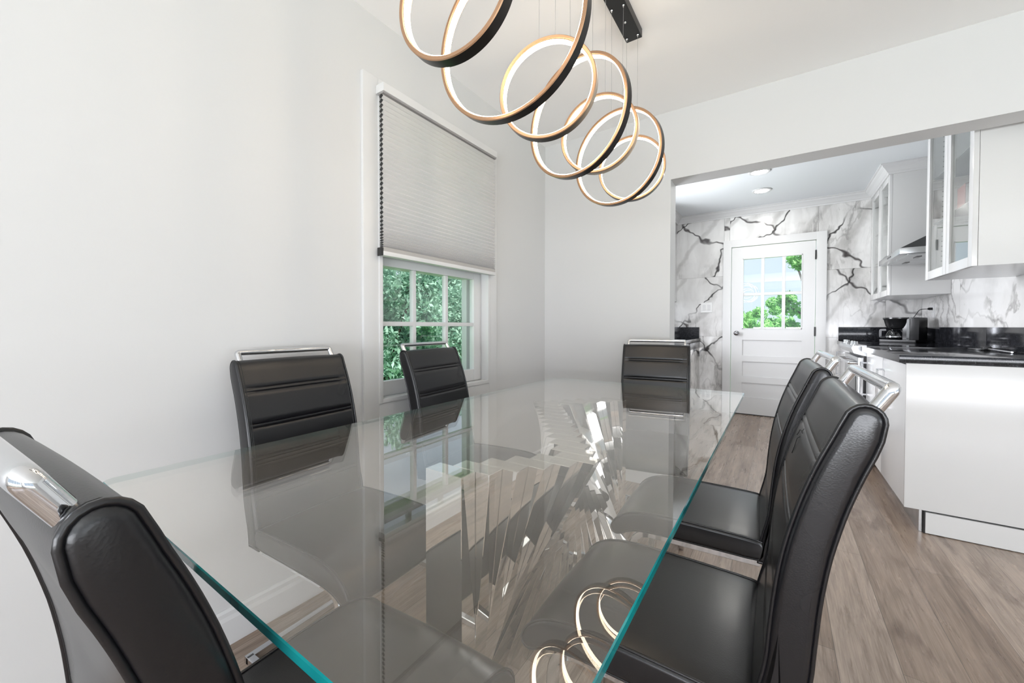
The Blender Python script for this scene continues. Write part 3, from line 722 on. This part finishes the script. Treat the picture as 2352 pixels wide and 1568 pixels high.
# upper cabinets with glazed doors
def upper_cab(label, y0, y1, z0, z1, doors, filler):
    UX = .80
    t_ = thing('wall_cabinet', label, 'cabinet', ((UX+KXR)/2, (y0+y1)/2, z0), 0, 'white glass-door wall cabinets')
    iv = lambda o: ctm(o, t_)
    x1 = KXR-.002; tk = .018
    iv(obj('near_side_panel', box(B(), UX+.021, x1, y0, y0+tk, z0, z1), M_CAB, t_))
    iv(obj('far_side_panel', box(B(), UX+.021, x1, y1-tk, y1, z0, z1), M_CAB, t_))
    iv(obj('bottom_panel', box(B(), UX+.021, x1, y0+tk, y1-tk, z0, z0+tk), M_CAB, t_))
    iv(obj('top_panel', box(B(), UX+.021, x1, y0+tk, y1-tk, z1-tk, z1), M_CAB, t_))
    iv(obj('back_panel', box(B(), x1-.008, x1, y0+tk, y1-tk, z0+tk, z1-tk), M_CABIN, t_))
    for f_ in (.345, .625):
        z = z0+(z1-z0)*f_; iv(obj('shelf', box(B(), UX+.03, x1-.008, y0+tk, y1-tk, z-.003, z+.003), M_SHELF, t_))
    bm = B(); nz = int((z1-z0-.2)/.032)
    for yy in (y0+tk+.0006, y1-tk-.0006):
        for xx in (UX+.07, x1-.06):
            for i in range(nz):
                c_ = (xx, yy, z0+.12+i*.032); bm.faces.new([bm.verts.new((c_[0]+.0045*math.cos(a*math.pi/4), c_[1], c_[2]+.0045*math.sin(a*math.pi/4))) for a in range(8)])
    iv(obj('shelf_pin_hole_shade', bm, M_HOLE_SHADE, t_))  # flat dark discs paint the shade of drilled holes
    w_ = (y1-y0)/doors
    for i in range(doors):
        a, b_ = y0+i*w_+.0015, y0+(i+1)*w_-.0015; fw_ = .052
        bm = B()
        for q in ((a, a+fw_, z0, z1), (b_-fw_, b_, z0, z1), (a+fw_, b_-fw_, z0, z0+fw_), (a+fw_, b_-fw_, z1-fw_, z1)): box(bm, UX, UX+.02, *q, .0012)
        d = iv(autosmooth(obj('door', bm, M_CAB, t_)))
        obj('pane', box(B(), UX+.008, UX+.012, a+fw_, b_-fw_, z0+fw_, z1-fw_), M_GLASS, d)
    if filler: iv(obj('top_filler', box(B(), UX+.004, x1, y0, y1, z1, KZ-.001), M_CAB, t_))
    return t_
upper_cab('white glass-door wall cabinet in the corner beyond the range hood', 4.79, KY-.024+.02, 1.352, 2.42, 2, False)
upper_cab('white glass-door wall cabinet nearest the dining room, hanging over the worktop end', 2.945, 3.708, 1.378, 2.42, 2, True)
boxo_ = boxo('cabinet_top_filler', (.806, KXR-.002, 4.792, KY-.003, 2.42, KZ-.001), M_CAB); tag(boxo_, 'white filler board between the corner wall cabinet and the ceiling', 'filler board')
# things in the near glass cabinet
zz = 1.378+(2.42-1.378)*.345+.003
bk = thing('book', 'dark red spiral-backed book standing in the glass-door cabinet', 'book', (.905, 3.45, zz), R(88))
obj('cover', box(B(), -.07, .07, -.016, .016, .0005, .165, .001), M_RED, bk)
obj('pages', box(B(), -.072, -.0705, -.013, .013, .004, .161), M_PLATE, bk)
tr_ = thing('serving_tray', 'pale woven tray lying on a shelf of the glass-door cabinet', 'tray', (1.03, 3.12, zz), 0)
obj('base', box(B(), -.12, .12, -.14, .14, .0005, .008, .003), M_PLATE, tr_)
obj('rim', sweep(B(), [(-.12, -.14, .02), (.12, -.14, .02), (.12, .14, .02), (-.12, .14, .02)], rectp(.004, .015), closed=True, upv=(0, 0, 1)), mat('woven_pale', (.6, .58, .55), .8), tr_)

# range hood
hd = thing('range_hood', 'stainless wedge-shaped range hood between the two glass-door cabinets', 'range hood', (.96, 4.405, 1.58))
hi = lambda o: ctm(o, hd)
hy0, hy1, hx0 = 4.035, 4.77, .735; ht = 1.655; hb = 1.612
bm = B(); box(bm, hx0, KXR-.003, hy0, hy1, hb, ht, .002); hi(autosmooth(obj('canopy', bm, M_STEEL, hd)))
bm = B(); a = [bm.verts.new(p) for p in ((hx0+.004, hy0+.002, ht), (KXR-.004, hy0+.002, ht), (KXR-.004, hy1-.002, ht), (hx0+.004, hy1-.002, ht), (1.09, hy0+.12, ht+.20), (KXR-.004, hy0+.12, ht+.20), (KXR-.004, hy1-.12, ht+.20), (1.09, hy1-.12, ht+.20))]
for q in ((0, 1, 5, 4), (1, 2, 6, 5), (2, 3, 7, 6), (3, 0, 4, 7), (4, 5, 6, 7), (3, 2, 1, 0)): bm.faces.new([a[i] for i in q])
hi(obj('sloped_cover', bm, mat('dark_steel', (.10, .10, .10), .3, .9), hd))
hi(obj('chimney', box(B(), 1.00, KXR-.004, hy0+.22, hy1-.22, ht+.10, 2.42), M_STEEL, hd))
for i in (0, 1):
    y_a = hy0+.04+i*.335; fl = hi(obj('grease_filter', box(B(), hx0+.05, KXR-.06, y_a, y_a+.315, hb-.008, hb+.001, .002), M_STEEL, hd))
    obj('filter_grip', box(B(), hx0+.12, hx0+.15, y_a+.11, y_a+.21, hb-.011, hb-.0075, .001), M_BLACK, fl)
hi(obj('control_strip', box(B(), hx0-.002, hx0, 4.32, 4.44, hb+.016, hb+.026), M_BLACK, hd))

# coffee maker in the corner
cm = thing('coffee_maker', 'black drip coffee maker with glass carafe on the granite worktop in the corner', 'coffee maker', (.965, 5.15, .924), R(-34))
obj('base', box(B(), -.13, .14, -.10, .11, .0, .028, .008), M_BLACK, cm)
autosmooth(obj('column', box(B(), .02, .140, -.05, .10, .028, .236, .012), M_BLACK, cm))
autosmooth(obj('brew_head', lathe(B(), [(.050, .128), (.078, .138), (.090, .165), (.102, .215), (.110, .224), (.110, .236)], 36, (-.03, 0, 0)), M_BLACK, cm), 40)
cf = autosmooth(obj('carafe', lathe(B(), [(.055, .030), (.068, .042), (.070, .065), (.052, .100), (.040, .115), (.042, .124)], 28, (-.045, -.02, 0)), M_CARAFE, cm), 40)
obj('carafe_band', lathe(B(), [(.0545, .031), (.0700, .046), (.0705, .058), (.0690, .062)], 28, (-.045, -.02, 0)), M_CHROME, cf, True)
obj('steel_strip', box(B(), .055, .075, -.056, -.049, .029, .225, .002), M_CHROME, cm)
obj('carafe_handle', sweep(B(), fillet([(-.10, -.05, .12), (-.135, -.07, .12), (-.135, -.07, .05), (-.105, -.05, .05)], .012, 4), rectp(.007, .009)), M_BLACK, cf)
# outlet and cord
ol = thing('power_outlet', 'white wall outlet on the marble behind the coffee maker', 'outlet', (KXR, 5.235, 1.215))
obj('cover_plate', box(B(), -.006, 0, -.038, .038, -.06, .06, .002), M_TRIM, ol)
for s in (-1, 1): obj('socket', box(B(), -.008, -.005, -.016, .016, s*.026-.014, s*.026+.014, .002), M_PLATE, ol)
cd = obj('power_cord', sweep(B(), fillet([(1.155, 5.235, 1.240), (1.10, 5.245, 1.238), (1.065, 5.28, 1.16), (1.062, 5.30, 1.02), (1.06, 5.30, .94), (1.04, 5.27, .929)], .03, 5), circ(.003, 8)), M_BLACK, cm, True)
cd.matrix_parent_inverse = (Matrix.Translation(Vector((.965, 5.15, .924))) @ Matrix.Rotation(R(-34), 4, 'Z')).inverted()
obj('plug', lathe(B(), [(.012, 1.181), (.012, 1.160), (.007, 1.150)], 12, (0, 5.235, 1.241), 'x'), M_BLACK, cd)
# spatula on the worktop by the upstand
sp_ = thing('spatula', 'long steel spatula with a black hilt lying on the black worktop by the upstand', 'utensil', (1.10, 3.80, .9235), R(87))
autosmooth(obj('blade', box(B(), .02, .20, -.035, .035, .001, .004, .001), M_STEEL, sp_))
autosmooth(obj('hilt', box(B(), -.045, .03, -.018, .018, .001, .022, .007), M_BLACK, sp_))
autosmooth(obj('shaft', sweep(B(), [(-.04, 0, .010), (-.42, 0, .007)], circ(.005, 10)), M_STEEL, sp_))

# ---------------------------------------------------------------- left run of the kitchen
lc = thing('base_cabinet', 'white base cabinet run on the left kitchen wall, behind the opening jamb', 'cabinet', (-1.17, 4.0, 0), 0, 'white base cabinets')
ctm(obj('carcass', box(B(), KXL+.002, -.88, 3.05, 4.93, .10, .881), M_CAB, lc), lc)
ctm(obj('toe_kick', box(B(), KXL+.002, -.93, 3.05, 4.93, .001, .10), M_BLACK, lc), lc)
for i in range(4):
    d = ctm(obj('door', box(B(), -.88, -.86, 3.052+i*.47, 3.518+i*.47, .102, .876, .0015), M_CAB, lc), lc)
dw = thing('dishwasher', 'stainless dishwasher with dark control strip left of the kitchen door', 'dishwasher', (-1.17, 5.25, 0))
dwi = lambda o: ctm(o, dw)
dwi(obj('tub', box(B(), KXL+.002, -.885, 4.94, KY-.004, .10, .881), M_STEEL, dw))
dwi(autosmooth(obj('door', box(B(), -.885, -.85, 4.94, KY-.004, .11, .80, .003), M_MIRROR, dw)))
dwi(autosmooth(obj('control_strip', box(B(), -.885, -.846, 4.94, KY-.004, .803, .878, .003), mat('grey_steel', (.25, .25, .26), .2, .8), dw)))
dwi(obj('toe_kick', box(B(), KXL+.002, -.93, 4.94, KY-.004, .001, .10), M_BLACK, dw))
lw_ = thing('worktop', 'black granite worktop on the left kitchen wall beside the light switch', 'countertop', (-1.16, 4.3, .882))
ctm(autosmooth(obj('slab', box(B(), KXL+.001, -.84, 3.04, KY-.001, .8825, .923, .002), M_GRAN, lw_)), lw_)
ctm(autosmooth(obj('upstand', box(B(), KXL+.001, -.851, KY-.022, KY-.001, .923, 1.066, .002), M_GRAN, lw_)), lw_)
ul = thing('wall_cabinet', 'white wall cabinet seen edge-on at the left of the kitchen opening', 'cabinet', (-1.3, 5.2, 1.41), 0, 'white glass-door wall cabinets')
ctm(obj('carcass', box(B(), KXL+.002, -1.152, 4.75, KY-.002, 1.405, 2.42), M_CAB, ul), ul)
ctm(autosmooth(obj('door', box(B(), -1.152, -1.132, 4.752, KY-.004, 1.405, 2.418, .002), M_CAB, ul)), ul)
fl_ = boxo('soffit_board', (KXL+.002, -1.135, YW+.01, KY-.002, 2.42, KZ-.001), M_CAB); fl_['kind'] = 'structure'; fl_.name = 'trim_2'

# ---------------------------------------------------------------- outside
gd = boxo('ground', (-30, 30, -20, 40, -.9, -.6), M_GRASS, **ST)
def tree(name, label, base, crown_c, rad, n_leaf, size, m, seed, clumps=26, cat='tree'):
    rnd = random.Random(seed); t_ = thing(name, label, cat, base, 0, 'trees outside the windows')
    cl = []
    for i in range(clumps):
        while True:
            p = Vector((rnd.uniform(-1, 1), rnd.uniform(-1, 1), rnd.uniform(-1, 1)))
            if p.length < 1: break
        cl.append((Vector((p.x*rad[0], p.y*rad[1], p.z*rad[2])), rnd.uniform(.14, .36)*min(rad)))
    bm = B(); cc = Vector(crown_c)-Vector(base)
    for i in range(n_leaf):
        c_, r0 = cl[rnd.randrange(clumps)]
        d = Vector((rnd.gauss(0, 1), rnd.gauss(0, 1), rnd.gauss(0, 1))).normalized(); p = cc+c_+d*r0*rnd.uniform(.6, 1.1)
        u = Vector((rnd.gauss(0, 1), rnd.gauss(0, 1), rnd.gauss(0, 1))).normalized(); v_ = u.orthogonal().normalized(); s = size*rnd.uniform(.6, 1.3)
        ww = .35
        bm.faces.new([bm.verts.new(q) for q in (p-u*s, p+v_*s*ww, p+u*s, p-v_*s*ww)])
    obj('foliage', bm, m, t_)
    bm = B(); top = cc.z
    lathe(bm, [(.14, 0), (.10, top*.5), (.05, top)], 10); 
    for i in range(7):
        c_, r0 = cl[i]; sweep(bm, [(0, 0, top*.55), tuple((cc+c_)*.6+Vector((0, 0, top*.25))), tuple(cc+c_)], circ(.022, 6))
    obj('trunk', bm, M_BARK, t_); return t_
tree('pine_tree', 'dense blue-green pine filling the left panes of the dining window', (-5.6, 4.45, -.6), (-5.6, 4.45, 1.0), (1.0, .95, 1.55), 18000, .055, M_LEAFP, 3, 90)
tree('pine_tree', 'dense green pine filling the right panes of the dining window', (-5.5, 7.15, -.6), (-5.5, 7.15, 1.0), (1.1, 1.05, 1.5), 18000, .055, M_LEAFP, 4, 90)
tree('pine_tree', 'darker tree standing behind the two pines outside the dining window', (-10.6, 9.6, -.6), (-10.6, 9.6, 1.5), (2.2, 3.2, 2.2), 22000, .10, M_LEAFP, 5, 70)
tree('leafy_tree', 'tall bright green tree seen through the right-hand panes of the kitchen door', (.75, 12.0, -.6), (.62, 12.0, 2.2), (.62, .6, 1.5), 6000, .07, M_LEAFG, 6, 26)
tree('leafy_bush', 'low bright green bush seen through the lower left panes of the kitchen door', (-.9, 11.5, -.6), (-.85, 11.5, .75), (.75, .6, .95), 6000, .06, M_LEAFG, 8, 30, 'bush')
tree('leafy_bush', 'green bush behind the lower middle panes of the kitchen door', (.05, 14.2, -.6), (.0, 14.2, 1.0), (.9, .7, 1.1), 6000, .06, M_LEAFG, 9, 30, 'bush')
